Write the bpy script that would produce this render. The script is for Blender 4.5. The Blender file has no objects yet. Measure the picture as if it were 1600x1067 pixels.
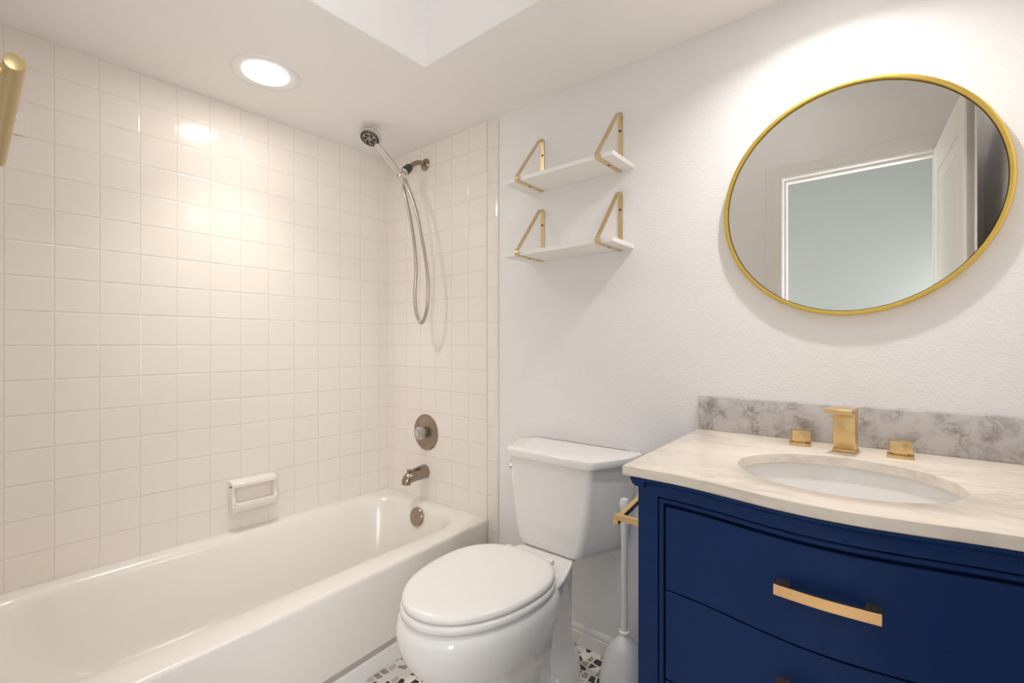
import bpy, bmesh, math, random
from mathutils import Vector, Matrix
S = bpy.context.scene
COL = S.collection
PI = math.pi
H = 1.13                      # eye height; all z below are given relative to the eye and lifted by H

# ------------------------------------------------------------------ camera
cd = bpy.data.cameras.new('camera'); cam = bpy.data.objects.new('camera', cd); COL.objects.link(cam)
cam.location = (0, 0, H); cam.rotation_euler = (PI/2, 0, 0.6929)
cd.sensor_width = 36; cd.lens = 740/1600*36; cd.shift_y = 4.7/1600; cd.clip_start = 0.01
S.camera = cam
# ------------------------------------------------------------------ world, exposure
w = bpy.data.worlds.new('world'); S.world = w; w.use_nodes = True
w.node_tree.nodes['Background'].inputs[0].default_value = (0.75, 0.85, 1, 1)
w.node_tree.nodes['Background'].inputs[1].default_value = 0.3
S.view_settings.view_transform = 'Standard'; S.view_settings.look = 'None'
S.view_settings.gamma = 1; S.view_settings.use_curve_mapping = False
S.view_settings.exposure = 0.15
S.cycles.diffuse_bounces = 8; S.cycles.max_bounces = 14
TUB_BEAM = 1.8; TUB_SPILL = 2.1; VAN_BEAM = 3.5; VAN_SPILL = 0.6; CEIL_FILL = 1.4; HALL = 15; HALL2 = 62  # CEIL_FILL, HALL and HALL2 power the added fill sources
WARM = (1.0, 0.93, 0.83); COOL = (0.90, 0.97, 1.0); SOFT = (1.0, 0.955, 0.91)

# ------------------------------------------------------------------ key places (eye-relative)
LX = -2.139; WY = 1.537; PY = 1.543; NY = -0.08; RX = 0.285
FZ = -1.13; CZ = 0.9855; UZ = 1.62
TX = -1.355                   # edge of the tiled part of the back wall
# ------------------------------------------------------------------ materials
def mat(name, col, rough=0.5, metal=0.0, coat=0.0, bump=None, spec=0.5, noise=None, **kw):
    m = bpy.data.materials.new(name); m.use_nodes = True
    nt = m.node_tree; b = nt.nodes['Principled BSDF']
    b.inputs['Base Color'].default_value = (*col, 1); b.inputs['Roughness'].default_value = rough
    b.inputs['Metallic'].default_value = metal; b.inputs['Coat Weight'].default_value = coat
    b.inputs['Specular IOR Level'].default_value = spec
    for k, v in kw.items():
        b.inputs[k.replace('_', ' ')].default_value = v
    tc = nt.nodes.new('ShaderNodeTexCoord')
    if noise:
        sc, amt = noise
        n = nt.nodes.new('ShaderNodeTexNoise'); n.inputs['Scale'].default_value = sc; n.inputs['Detail'].default_value = 3
        nt.links.new(tc.outputs['Object'], n.inputs['Vector'])
        mx = nt.nodes.new('ShaderNodeMix'); mx.data_type = 'RGBA'
        mx.inputs[6].default_value = (*[c*(1-amt) for c in col], 1); mx.inputs[7].default_value = (*[min(1, c*(1+amt)) for c in col], 1)
        nt.links.new(n.outputs['Fac'], mx.inputs[0]); nt.links.new(mx.outputs[2], b.inputs['Base Color'])
    if bump:
        sc, st, dist = bump
        n = nt.nodes.new('ShaderNodeTexNoise'); n.inputs['Scale'].default_value = sc; n.inputs['Detail'].default_value = 2
        nt.links.new(tc.outputs['Object'], n.inputs['Vector'])
        bp = nt.nodes.new('ShaderNodeBump'); bp.inputs['Strength'].default_value = st; bp.inputs['Distance'].default_value = dist
        nt.links.new(n.outputs['Fac'], bp.inputs['Height']); nt.links.new(bp.outputs['Normal'], b.inputs['Normal'])
    return m

def math_node(nt, op, a, b=None):
    n = nt.nodes.new('ShaderNodeMath'); n.operation = op
    for i, v in enumerate((a, b)):
        if v is None: continue
        if hasattr(v, 'links'): nt.links.new(v, n.inputs[i])
        else: n.inputs[i].default_value = v
    return n.outputs[0]

def tile_mat(name, axis, u0, us, v0, vs, col, grout):
    """square glazed tile: pillowed tile edges as bump, thin grout lines of their own colour"""
    m = mat(name, col, 0.12, spec=0.5)
    nt = m.node_tree; b = nt.nodes['Principled BSDF']
    g = nt.nodes.new('ShaderNodeNewGeometry')
    sp = nt.nodes.new('ShaderNodeSeparateXYZ'); nt.links.new(g.outputs['Position'], sp.inputs[0])
    ds = []
    for out, o, s in ((sp.outputs[axis], u0, us), (sp.outputs[2], v0, vs)):
        u = math_node(nt, 'DIVIDE', math_node(nt, 'SUBTRACT', out, o), s)
        fr = math_node(nt, 'FRACT', u)
        d = math_node(nt, 'MINIMUM', fr, math_node(nt, 'SUBTRACT', 1.0, fr))
        ds.append(math_node(nt, 'MULTIPLY', d, s))
    d = math_node(nt, 'MINIMUM', ds[0], ds[1])
    mr = nt.nodes.new('ShaderNodeMapRange'); mr.interpolation_type = 'SMOOTHSTEP'
    mr.inputs[1].default_value = 0.0002; mr.inputs[2].default_value = 0.0045
    nt.links.new(d, mr.inputs[0])
    gm = nt.nodes.new('ShaderNodeMapRange'); gm.inputs[1].default_value = 0.0006; gm.inputs[2].default_value = 0.0016
    nt.links.new(d, gm.inputs[0])
    mx = nt.nodes.new('ShaderNodeMix'); mx.data_type = 'RGBA'
    mx.inputs[6].default_value = (*grout, 1); mx.inputs[7].default_value = (*col, 1)
    nt.links.new(gm.outputs[0], mx.inputs[0]); nt.links.new(mx.outputs[2], b.inputs['Base Color'])
    n = nt.nodes.new('ShaderNodeTexNoise'); n.inputs['Scale'].default_value = 9; n.inputs['Detail'].default_value = 0
    nt.links.new(g.outputs['Position'], n.inputs['Vector'])
    hgt = math_node(nt, 'ADD', mr.outputs[0], math_node(nt, 'MULTIPLY', n.outputs['Fac'], 0.8))
    bp = nt.nodes.new('ShaderNodeBump'); bp.inputs['Strength'].default_value = 0.6; bp.inputs['Distance'].default_value = 0.0014
    nt.links.new(hgt, bp.inputs['Height']); nt.links.new(bp.outputs['Normal'], b.inputs['Normal'])
    return m

def marble_mat(name, base, vein, scale, amt, stretch=(1, 1, 1), lo=0.42, hi=0.62):
    m = mat(name, base, 0.18); nt = m.node_tree; b = nt.nodes['Principled BSDF']
    tc = nt.nodes.new('ShaderNodeTexCoord'); mp = nt.nodes.new('ShaderNodeMapping')
    mp.inputs['Scale'].default_value = stretch; mp.inputs['Rotation'].default_value = (0, 0, 0.25)
    nt.links.new(tc.outputs['Object'], mp.inputs['Vector'])
    n = nt.nodes.new('ShaderNodeTexNoise'); n.inputs['Scale'].default_value = scale; n.inputs['Detail'].default_value = 8
    n.inputs['Roughness'].default_value = 0.65; n.inputs['Distortion'].default_value = 1.0
    nt.links.new(mp.outputs[0], n.inputs['Vector'])
    rid = math_node(nt, 'ABSOLUTE', math_node(nt, 'SUBTRACT', n.outputs['Fac'], 0.5))
    mr = nt.nodes.new('ShaderNodeMapRange'); mr.interpolation_type = 'SMOOTHSTEP'
    mr.inputs[1].default_value = 0.0; mr.inputs[2].default_value = 0.09; mr.inputs[3].default_value = amt; mr.inputs[4].default_value = 0
    nt.links.new(rid, mr.inputs[0])
    n2 = nt.nodes.new('ShaderNodeTexNoise'); n2.inputs['Scale'].default_value = scale*0.7; n2.inputs['Detail'].default_value = 5
    nt.links.new(mp.outputs[0], n2.inputs['Vector'])
    m2 = nt.nodes.new('ShaderNodeMapRange'); m2.inputs[1].default_value = lo; m2.inputs[2].default_value = hi
    nt.links.new(n2.outputs['Fac'], m2.inputs[0])
    f = math_node(nt, 'ADD', math_node(nt, 'MULTIPLY', mr.outputs[0], m2.outputs[0]), math_node(nt, 'MULTIPLY', m2.outputs[0], amt*0.35))
    mx = nt.nodes.new('ShaderNodeMix'); mx.data_type = 'RGBA'
    mx.inputs[6].default_value = (*base, 1); mx.inputs[7].default_value = (*vein, 1)
    nt.links.new(f, mx.inputs[0]); nt.links.new(mx.outputs[2], b.inputs['Base Color'])
    return m

def floor_mat():
    m = mat('pebble_mosaic', (0.8, 0.78, 0.75), 0.25); nt = m.node_tree; b = nt.nodes['Principled BSDF']
    tc = nt.nodes.new('ShaderNodeNewGeometry')
    v = nt.nodes.new('ShaderNodeTexVoronoi'); v.voronoi_dimensions = '2D'; v.inputs['Scale'].default_value = 33; v.inputs['Randomness'].default_value = 0.7
    v2 = nt.nodes.new('ShaderNodeTexVoronoi'); v2.feature = 'DISTANCE_TO_EDGE'; v2.voronoi_dimensions = '2D'; v2.inputs['Scale'].default_value = 33; v2.inputs['Randomness'].default_value = 0.7
    for q in (v, v2): nt.links.new(tc.outputs['Position'], q.inputs['Vector'])
    sep = nt.nodes.new('ShaderNodeSeparateColor'); nt.links.new(v.outputs['Color'], sep.inputs[0])
    cr = nt.nodes.new('ShaderNodeValToRGB'); cr.color_ramp.interpolation = 'CONSTANT'
    e = cr.color_ramp.elements; e[0].position = 0; e[0].color = (0.05, 0.04, 0.037, 1)
    e[1].position = 0.3; e[1].color = (0.36, 0.33, 0.30, 1)
    for p, c in ((0.5, (0.62, 0.55, 0.50, 1)), (0.62, (0.85, 0.81, 0.76, 1))):
        k = e.new(p); k.color = c
    nt.links.new(sep.outputs[0], cr.inputs[0])
    mr = nt.nodes.new('ShaderNodeMapRange'); mr.inputs[1].default_value = 0.09; mr.inputs[2].default_value = 0.12
    nt.links.new(v2.outputs['Distance'], mr.inputs[0])
    mx = nt.nodes.new('ShaderNodeMix'); mx.data_type = 'RGBA'; mx.inputs[6].default_value = (0.86, 0.82, 0.77, 1)
    nt.links.new(mr.outputs[0], mx.inputs[0]); nt.links.new(cr.outputs[0], mx.inputs[7]); nt.links.new(mx.outputs[2], b.inputs['Base Color'])
    return m

M = {}
PAINT = (0.86, 0.85, 0.855)
M['paint'] = mat('wall_paint', PAINT, 0.5, bump=(165, 0.45, 0.0026), spec=0.3)
M['ceil'] = mat('ceiling_paint', (0.91, 0.89, 0.875), 0.7, bump=(120, 0.1, 0.001), spec=0.2)
M['trim'] = mat('trim_paint', (0.84, 0.83, 0.82), 0.3)
TILE = (0.86, 0.81, 0.76); GROUT = (0.77, 0.71, 0.65)
VZ0 = H - 0.0375*0.11
M['tile_l'] = tile_mat('glazed_tile_long_wall', 1, 0.1218, 0.11296, VZ0, 0.11, TILE, GROUT)
M['tile_w'] = tile_mat('glazed_tile_end_wall', 0, -1.7601, 0.11296, VZ0, 0.11, TILE, GROUT)
M['tile_b'] = tile_mat('bullnose_tile', 0, -1.9, 5.0, H-0.055, 0.152, TILE, GROUT)
M['floor'] = floor_mat()
M['tub'] = mat('tub_enamel', (0.83, 0.80, 0.755), 0.2)
M['porc'] = mat('porcelain', (0.86, 0.85, 0.84), 0.10, coat=0.3)
M['seat'] = mat('seat_plastic', (0.88, 0.865, 0.85), 0.22)
M['ceramic'] = mat('ceramic', TILE, 0.15)
M['nickel'] = mat('brushed_nickel', (0.35, 0.28, 0.22), 0.24, 1.0)
M['chrome'] = mat('chrome', (0.72, 0.70, 0.68), 0.12, 1.0)
M['hose'] = mat('hose_metal', (0.50, 0.46, 0.41), 0.3, 1.0)
M['dark'] = mat('dark_plastic', (0.05, 0.042, 0.038), 0.4)
M['black'] = mat('black_rubber', (0.015, 0.015, 0.015), 0.5)
M['clear'] = mat('clear_acrylic', (0.95, 0.93, 0.9), 0.08, **{'Transmission_Weight': 0.7})
M['gold'] = mat('brushed_gold', (0.78, 0.56, 0.27), 0.30, 1.0)
M['gold_l'] = mat('shelf_bracket_gold', (0.72, 0.56, 0.33), 0.34, 1.0)
M['pull'] = mat('drawer_pull_gold', (0.88, 0.56, 0.28), 0.34, 1.0)
M['mgold'] = mat('mirror_frame_gold', (0.80, 0.56, 0.13), 0.32, 1.0)
M['wood'] = mat('towel_bar_gold', (0.50, 0.38, 0.19), 0.45, 0.8)
M['mirror'] = mat('mirror_glass', (0.80, 0.775, 0.73), 0.0, 1.0)
M['navy'] = mat('navy_lacquer', (0.005, 0.028, 0.120), 0.42, spec=0.2, noise=(300, 0.12))
M['marble'] = marble_mat('counter_marble', (0.84, 0.765, 0.68), (0.50, 0.43, 0.37), 7.0, 0.36, (1.0, 2.6, 2.6))
M['marble2'] = marble_mat('backsplash_marble', (0.60, 0.58, 0.58), (0.27, 0.235, 0.23), 26.0, 0.7, (1, 1, 1), 0.38, 0.66)
M['white'] = mat('white_plastic', (0.86, 0.865, 0.87), 0.25)
M['board'] = mat('white_board', (0.86, 0.85, 0.83), 0.4)
M['door'] = mat('door_paint', (0.82, 0.80, 0.775), 0.35)
M['hall'] = mat('hall_paint', (0.27, 0.29, 0.28), 0.6, bump=(150, 0.4, 0.002), spec=0.3)
M['carpet'] = mat('hall_floor', (0.45, 0.40, 0.34), 0.9, noise=(60, 0.2))
def emit_mat(name, col, st):
    m = bpy.data.materials.new(name); m.use_nodes = True; b = m.node_tree.nodes['Principled BSDF']
    b.inputs['Base Color'].default_value = (0.9, 0.9, 0.9, 1)
    b.inputs['Emission Color'].default_value = (*col, 1); b.inputs['Emission Strength'].default_value = st
    return m
M['lens'] = emit_mat('lamp_lens', (1.0, 0.94, 0.86), 1.25)

# ------------------------------------------------------------------ mesh helpers (vertices are eye-relative)
def V(*a): return Vector(a)
class MB:
    def __init__(s): s.bm = bmesh.new()
    def box(s, x0, x1, y0, y1, z0, z1, bev=0, seg=2):
        r = bmesh.ops.create_cube(s.bm, size=1)['verts']
        for v in r:
            v.co = V(x0 if v.co.x < 0 else x1, y0 if v.co.y < 0 else y1, z0 if v.co.z < 0 else z1)
        if bev:
            es = {e for v in r for e in v.link_edges}
            bmesh.ops.bevel(s.bm, geom=list(es), offset=bev, segments=seg, affect='EDGES', profile=0.5)
        return s
    def obox(s, c, ax, ay, az, bev=0):
        """box from a centre and three half-extent vectors"""
        r = bmesh.ops.create_cube(s.bm, size=2)['verts']
        for v in r: v.co = V(*c) + ax*v.co.x + ay*v.co.y + az*v.co.z
        if bev:
            es = {e for v in r for e in v.link_edges}
            bmesh.ops.bevel(s.bm, geom=list(es), offset=bev, segments=2, affect='EDGES', profile=0.5)
        return s
    def loft(s, rings, cap0=True, cap1=True, closed=False):
        vs = [[s.bm.verts.new(p) for p in r] for r in rings]
        n = len(vs[0]); m = len(vs)
        for i in range(m if closed else m-1):
            a, b = vs[i], vs[(i+1) % m]
            for j in range(n):
                k = (j+1) % n
                s.bm.faces.new((a[j], a[k], b[k], b[j]))
        if not closed:
            if cap0: s.bm.faces.new(list(reversed(vs[0])))
            if cap1: s.bm.faces.new(vs[-1])
        return s
    def lathe(s, o, d, prof, n=32, cap=True):
        """prof: list of (along, radius)"""
        o = V(*o); d = V(*d).normalized()
        u = d.orthogonal().normalized(); w = d.cross(u)
        rings = []
        for a, r in prof:
            r = max(r, 1e-5)
            rings.append([o + d*a + (u*math.cos(2*PI*i/n) + w*math.sin(2*PI*i/n))*r for i in range(n)])
        return s.loft(rings, cap, cap)
    def tube(s, pts, r, n=14, closed=False):
        pts = [V(*p) for p in pts]; m = len(pts)
        rs = r if isinstance(r, (list, tuple)) else [r]*m
        rings = []; u = None
        for i, p in enumerate(pts):
            if closed: t = (pts[(i+1) % m]-pts[i-1]).normalized()
            else: t = (pts[min(i+1, m-1)]-pts[max(i-1, 0)]).normalized()
            if u is None: u = t.orthogonal().normalized()
            else:
                u = u - t*u.dot(t)
                u = u.normalized() if u.length > 1e-6 else t.orthogonal().normalized()
            w = t.cross(u)
            rings.append([p + (u*math.cos(2*PI*k/n) + w*math.sin(2*PI*k/n))*rs[i] for k in range(n)])
        return s.loft(rings, closed=closed)
    def strap(s, pts, nrm, width, th):
        """flat strap along pts; width along nrm, thickness in the plane of the path"""
        pts = [V(*p) for p in pts]; nrm = V(*nrm).normalized(); m = len(pts); rings = []
        for i, p in enumerate(pts):
            t0 = (p-pts[i-1]).normalized() if i else (pts[1]-p).normalized()
            t1 = (pts[i+1]-p).normalized() if i < m-1 else t0
            t = (t0+t1).normalized(); b = nrm.cross(t); k = 1/max(0.3, t.dot(t0))
            rings.append([p+nrm*width/2+b*th/2*k, p+nrm*width/2-b*th/2*k, p-nrm*width/2-b*th/2*k, p-nrm*width/2+b*th/2*k])
        return s.loft(rings)
    def prism(s, poly, fn0, fn1):
        return s.loft([[fn0(p) for p in poly], [fn1(p) for p in poly]])
    def build(s, name, m, parent=None, smooth=None, origin=None, sub=0, bev=0):
        bmesh.ops.recalc_face_normals(s.bm, faces=s.bm.faces[:])
        bmesh.ops.translate(s.bm, verts=s.bm.verts[:], vec=(0, 0, H))
        me = bpy.data.meshes.new(name)
        if parent is not None: org = WORLD[parent.name]
        elif origin is not None: org = V(*origin) + V(0, 0, H)
        else:
            cs = [v.co for v in s.bm.verts]
            org = V((min(c.x for c in cs)+max(c.x for c in cs))/2, (min(c.y for c in cs)+max(c.y for c in cs))/2, min(c.z for c in cs))
        bmesh.ops.translate(s.bm, verts=s.bm.verts[:], vec=-org)
        s.bm.to_mesh(me); s.bm.free()
        me.materials.append(m)
        o = bpy.data.objects.new(name, me); COL.objects.link(o)
        if parent is not None: o.parent = parent
        else: o.location = org
        WORLD[o.name] = org.copy()
        if bev:
            b = o.modifiers.new('bevel', 'BEVEL'); b.width = bev; b.segments = 2; b.limit_method = 'ANGLE'; b.angle_limit = math.radians(40)
        if sub:
            q = o.modifiers.new('sub', 'SUBSURF'); q.levels = sub; q.render_levels = sub
        if smooth is not None:
            for p in me.polygons: p.use_smooth = True
            if smooth < 179: me.set_sharp_from_angle(angle=math.radians(smooth))
        return o
WORLD = {}
def thing(name, label, cat, loc, group=None):
    o = bpy.data.objects.new(name, None); COL.objects.link(o); o.empty_display_size = 0.05
    o.location = V(*loc) + V(0, 0, H); WORLD[o.name] = V(*loc) + V(0, 0, H)
    o['label'] = label; o['category'] = cat
    if group: o['group'] = group
    return o
def tag(o, label, cat, group=None):
    o['label'] = label; o['category'] = cat
    if group: o['group'] = group
    return o
def struct(name, mb, m, parent=None, **k):
    o = mb.build(name, m, parent, **k)
    if parent is None: o['kind'] = 'structure'
    return o
def copy_tree(o, parent=None, dl=None):
    c = o.copy(); COL.objects.link(c); c.parent = parent
    if dl is not None: c.location = c.location + V(*dl)
    WORLD[c.name] = c.location.copy()
    for ch in list(o.children): copy_tree(ch, c)
    return c
def spline(pts, n=8):
    P = [V(*p) for p in pts]; out = []
    for i in range(len(P)-1):
        a = P[max(i-1, 0)]; b = P[i]; c = P[i+1]; d = P[min(i+2, len(P)-1)]
        for k in range(n):
            t = k/n
            out.append(0.5*((2*b)+(c-a)*t+(2*a-5*b+4*c-d)*t*t+(3*b-a-3*c+d)*t**3))
    return out+[P[-1]]
def rrect(x0, x1, y0, y1, z, r, n=8):
    """rounded rectangle ring; r = radii for (x1y1, x0y1, x0y0, x1y0)"""
    rs = r if isinstance(r, (list, tuple)) else [r]*4; out = []
    for k, (cx, cy, a0) in enumerate(((x1-rs[0], y1-rs[0], 0), (x0+rs[1], y1-rs[1], PI/2), (x0+rs[2], y0+rs[2], PI), (x1-rs[3], y0+rs[3], 1.5*PI))):
        for i in range(n+1):
            a = a0+PI/2*i/n
            out.append(V(cx+rs[k]*math.cos(a), cy+rs[k]*math.sin(a), z))
    return out

# ================================================================== THE ROOM
struct('floor', MB().box(LX-0.05, RX+0.1, NY-0.02, PY+0.05, FZ-0.05, FZ), M['floor'])
struct('wall_back', MB().box(LX-0.1, RX+0.1, PY, PY+0.1, FZ, UZ+0.05), M['paint'])
struct('wall_back_tiled', MB().box(LX, TX-0.065, WY, PY, FZ, CZ), M['tile_w'])
b = MB().box(TX-0.0645, TX, WY, PY, FZ, CZ, 0.004, 3)
struct('trim_1', b, M['tile_b'], smooth=40)
struct('wall_left', MB().box(LX-0.1, LX, NY-0.1, PY, FZ, CZ), M['tile_l'])
struct('wall_right', MB().box(RX, RX+0.1, NY-0.1, PY, FZ, UZ+0.05), M['paint'])
# lowered ceiling over the tub and along the back wall, raised part over the middle of the room
SX = -1.312; SY = 1.0945
mb = MB()
prof = [(LX-0.1, NY-0.1), (SX, NY-0.1), (SX, SY), (RX+0.1, SY), (RX+0.1, PY+0.05), (LX-0.1, PY+0.05)]
mb.prism(prof, lambda p: V(p[0], p[1], CZ), lambda p: V(p[0], p[1], UZ+0.1))
struct('ceiling', mb, M['ceil'], bev=0.004)
struct('ceiling_raised', MB().box(SX-0.05, RX+0.1, NY-0.1, SY+0.05, UZ, UZ+0.1), M['ceil'])
# near wall with the door opening the photograph was taken through
OX0, OX1, OZ = -0.549, 0.107, 0.962
mb = MB()
mb.box(LX-0.1, OX0-0.02, NY-0.1, NY, FZ, UZ+0.05)
mb.box(OX1+0.02, RX+0.1, NY-0.1, NY, FZ, UZ+0.05)
mb.box(OX0-0.02, OX1+0.02, NY-0.1, NY, OZ+0.02, UZ+0.05)
struct('wall_front', mb, M['paint'])
mb = MB()   # jamb lining with a stop
mb.box(OX0-0.02, OX0, NY-0.1, NY+0.002, FZ, OZ); mb.box(OX1, OX1+0.02, NY-0.1, NY+0.002, FZ, OZ)
mb.box(OX0-0.02, OX1+0.02, NY-0.1, NY+0.002, OZ, OZ+0.02)
mb.box(OX0, OX0+0.012, NY-0.09, NY-0.045, FZ, OZ-0.012); mb.box(OX0, OX1, NY-0.09, NY-0.045, OZ-0.012, OZ)
struct('trim_2', mb, M['trim'])
def casing(mb, inner, outer):
    """mitred door casing: stepped profile swept round the opening"""
    prof = [(0.0, 0.0), (0.0, 0.010), (0.012, 0.012), (0.016, 0.015), (0.055, 0.017), (0.062, 0.020), (0.078, 0.020), (0.082, 0.014), (0.082, 0.0)]
    path = [(OX0-0.004, FZ, -1, 0), (OX0-0.004, OZ+0.004, -1, 1), (OX1+0.004, OZ+0.004, 1, 1), (OX1+0.004, FZ, 1, 0)]
    rings = [[V(x+dx*a, NY+b+0.0005, z+dz*a) for a, b in prof] for x, z, dx, dz in path]
    mb.loft(rings)
mb = MB(); casing(mb, 0, 0); struct('trim_3', mb, M['trim'], smooth=30)
# the open door, swung back a little past square
hx, hy = OX1+0.002, NY+0.004; dang = math.atan2(0.085, 1.0)
dd = V(math.sin(dang), math.cos(dang), 0); dn = V(-dd.y, dd.x, 0)   # dn points into the room (towards -x)
DW = 0.69; DT = 0.038; DB = FZ+0.012; DTp = OZ-0.004
def dpt(a, b, z): return V(hx, hy, z) + dd*a - dn*b        # a along the door, b depth behind the room face
mb = MB()
st = 0.105; zs = [(DB+0.2, -0.30), (-0.18, DTp-0.135)]
c = (dpt(0, DT/2, (DB+DTp)/2)+dpt(DW, DT/2, (DB+DTp)/2))/2
mb.obox(c, dd*(DW/2), dn*(DT/2-0.008), V(0, 0, (DTp-DB)/2))
for a0, a1 in ((0, st), (DW-st, DW)):
    mb.obox((dpt(a0, DT/2, 0)+dpt(a1, DT/2, 0))/2+V(0, 0, (DB+DTp)/2), dd*((a1-a0)/2), dn*(DT/2), V(0, 0, (DTp-DB)/2), 0.002)
for z0, z1 in ((DB, zs[0][0]), (zs[0][1], zs[1][0]), (zs[1][1], DTp)):
    mb.obox((dpt(st, DT/2, 0)+dpt(DW-st, DT/2, 0))/2+V(0, 0, (z0+z1)/2), dd*(DW/2-st), dn*(DT/2), V(0, 0, (z1-z0)/2))
for z0, z1 in zs:
    for sgn in (0.0, DT):
        q = [(st+0.001, z0+0.001), (DW-st-0.001, z0+0.001), (DW-st-0.001, z1-0.001), (st+0.001, z1-0.001)]
        def ins(i, bb): 
            s = [(1, 1), (-1, 1), (-1, -1), (1, -1)]
            return [dpt(q[k][0]+s[k][0]*i, bb, q[k][1]+s[k][1]*i) for k in range(4)]
        f = (lambda x: x) if sgn == 0 else (lambda x: DT-x)
        mb.loft([ins(0, f(0.001)), ins(0.012, f(0.009)), ins(0.03, f(0.009)), ins(0.055, f(0.003))], cap0=False)
door = struct('door_1', mb, M['door'])
kb = MB(); kp = dpt(DW-0.065, 0, -0.20)
kb.lathe(kp, dn, [(0, 0.03), (0.006, 0.03), (0.008, 0.012), (0.028, 0.011), (0.034, 0.024), (0.05, 0.027), (0.058, 0.02), (0.06, 0.0)], 24)
kb.build('door_knob', M['gold'], door, smooth=50)
# hallway beyond the door
HX0, HX1, HYY = -1.6, 0.75, -1.25
struct('hall_floor', MB().box(HX0, HX1, HYY, NY-0.1, FZ-0.05, FZ), M['carpet'])
struct('wall_hall_back', MB().box(HX0, HX1, HYY-0.1, HYY, FZ, 1.5), M['hall'])
struct('wall_hall_left', MB().box(HX0-0.1, HX0, HYY, NY-0.1, FZ, 1.5), M['hall'])
struct('wall_hall_right', MB().box(HX1, HX1+0.1, HYY, NY-0.1, FZ, 1.5), M['hall'])
struct('ceiling_hall', MB().box(HX0, HX1, HYY, NY-0.1, 1.3, 1.4), M['ceil'])
def area_lamp(name, loc, size, power, col, rot=(0, 0, 0), size_y=None, spread=PI, shape=None, parent=None):
    l = bpy.data.lights.new(name, 'AREA'); l.energy = power; l.color = col; l.size = size; l.spread = spread
    if shape: l.shape = shape
    if size_y: l.shape = 'RECTANGLE'; l.size_y = size_y
    o = bpy.data.objects.new(name, l); COL.objects.link(o); o.rotation_euler = rot
    if parent is not None: o.parent = parent; o.location = V(*loc)+V(0, 0, H)-WORLD[parent.name]
    else: o.location = V(*loc)+V(0, 0, H)
    return o
def hall_fill_window(name, x, sgn, y0, y1, z0, z1, power, col):
    mb = MB()                                # frame and bars of an added window, built to carry a fill lamp
    xa, xb = sorted((x, x+sgn*0.03))
    for ya, yb, za, zb in ((y0-0.06, y0, z0-0.06, z1+0.06), (y1, y1+0.06, z0-0.06, z1+0.06), (y0, y1, z1, z1+0.06), (y0, y1, z0-0.06, z0), (y0, y1, (z0+z1)/2-0.015, (z0+z1)/2+0.015)):
        mb.box(xa, xb, ya, yb, za, zb)
    w_ = struct(name, mb, M['trim'])
    mb = MB(); mb.box(*sorted((x+sgn*0.001, x+sgn*0.006)), y0, y1, z0, z1)
    mb.build('glow_pane', M['lens'], w_)  # glowing sheet behind the bars, in place of a sky
    area_lamp(name+'_area_light', (x+sgn*0.02, (y0+y1)/2, (z0+z1)/2), y1-y0, power, col, (0, -sgn*PI/2, 0), z1-z0, parent=w_)  # area lamp that gives the fill, facing along the hall
hall_fill_window('fill_window_1', HX0, 1, -1.1, -0.35, -0.4, 0.9, HALL, (0.90, 0.98, 0.96))  # added at the left end to light the hall wall in the mirror
hall_fill_window('fill_window_2', HX1, -1, -1.15, -0.3, -0.75, 0.75, HALL2, (0.92, 0.945, 1.0))  # added at the right end to send fill through the doorway

# baseboard along the back wall, and the trim strip at the foot of the tub
bp = [(0, 0), (0.013, 0), (0.013, 0.048), (0.009, 0.052), (0.011, 0.058), (0.010, 0.066), (0.004, 0.074), (0, 0.074)]
mb = MB(); mb.loft([[V(x, PY-0.0003-a, FZ+z) for a, z in bp] for x in (TX+0.002, -0.40)])
struct('baseboard_back', mb, M['trim'], smooth=30)

# ================================================================== LAMPS
def downlight(name, x, y, label, beam, spill, spread, size, col):
    t = thing(name, label, 'ceiling light', (x, y, CZ))
    mb = MB(); n = 48
    prof = [(0.0005, 0.115), (-0.004, 0.114), (-0.007, 0.108), (-0.006, 0.100), (-0.002, 0.085), (-0.001, 0.076)]
    mb.lathe((x, y, CZ), (0, 0, 1), prof, n, cap=False)
    mb.build('trim_ring', M['trim'], t, smooth=50)
    mb = MB(); mb.lathe((x, y, CZ), (0, 0, 1), [(-0.0005, 0.078), (-0.008, 0.075), (-0.012, 0.066), (-0.0135, 0.04), (-0.014, 0.0)], n)
    mb.build('lens', M['lens'], t, smooth=60)
    area_lamp('beam', (x, y, CZ-0.017), size, beam, col, shape='DISK', parent=t, spread=spread)
    area_lamp('spill', (x, y, CZ-0.019), 0.13, spill, col, shape='DISK', parent=t)
    return t
downlight('recessed_light', -1.786, 0.752, 'round white recessed ceiling light glowing above the bathtub', TUB_BEAM, TUB_SPILL, 1.7, 0.11, WARM)
downlight('recessed_light', -0.15, 1.235, 'round recessed ceiling light in the soffit above the round mirror', VAN_BEAM, VAN_SPILL, 2.5, 0.05, SOFT)
t = thing('flush_fill_light', 'added white fill lamp, unseen on the raised ceiling in the middle of the room', 'ceiling light', (-0.55, 0.45, UZ))
mb = MB(); mb.lathe((-0.55, 0.45, UZ), (0, 0, -1), [(0, 0.17), (0.02, 0.17), (0.03, 0.16), (0.03, 0.0)], 40); mb.build('base', M['trim'], t, smooth=40)
mb = MB(); mb.lathe((-0.55, 0.45, UZ-0.03), (0, 0, -1), [(0, 0.155), (0.02, 0.15), (0.045, 0.12), (0.06, 0.06), (0.064, 0.0)], 40); mb.build('shade', M['lens'], t, smooth=70)
area_lamp('lamp', (-0.55, 0.45, UZ-0.1), 0.3, CEIL_FILL, COOL, shape='DISK', parent=t)  # weak cool overhead fill; this fixture is added and out of view

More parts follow.
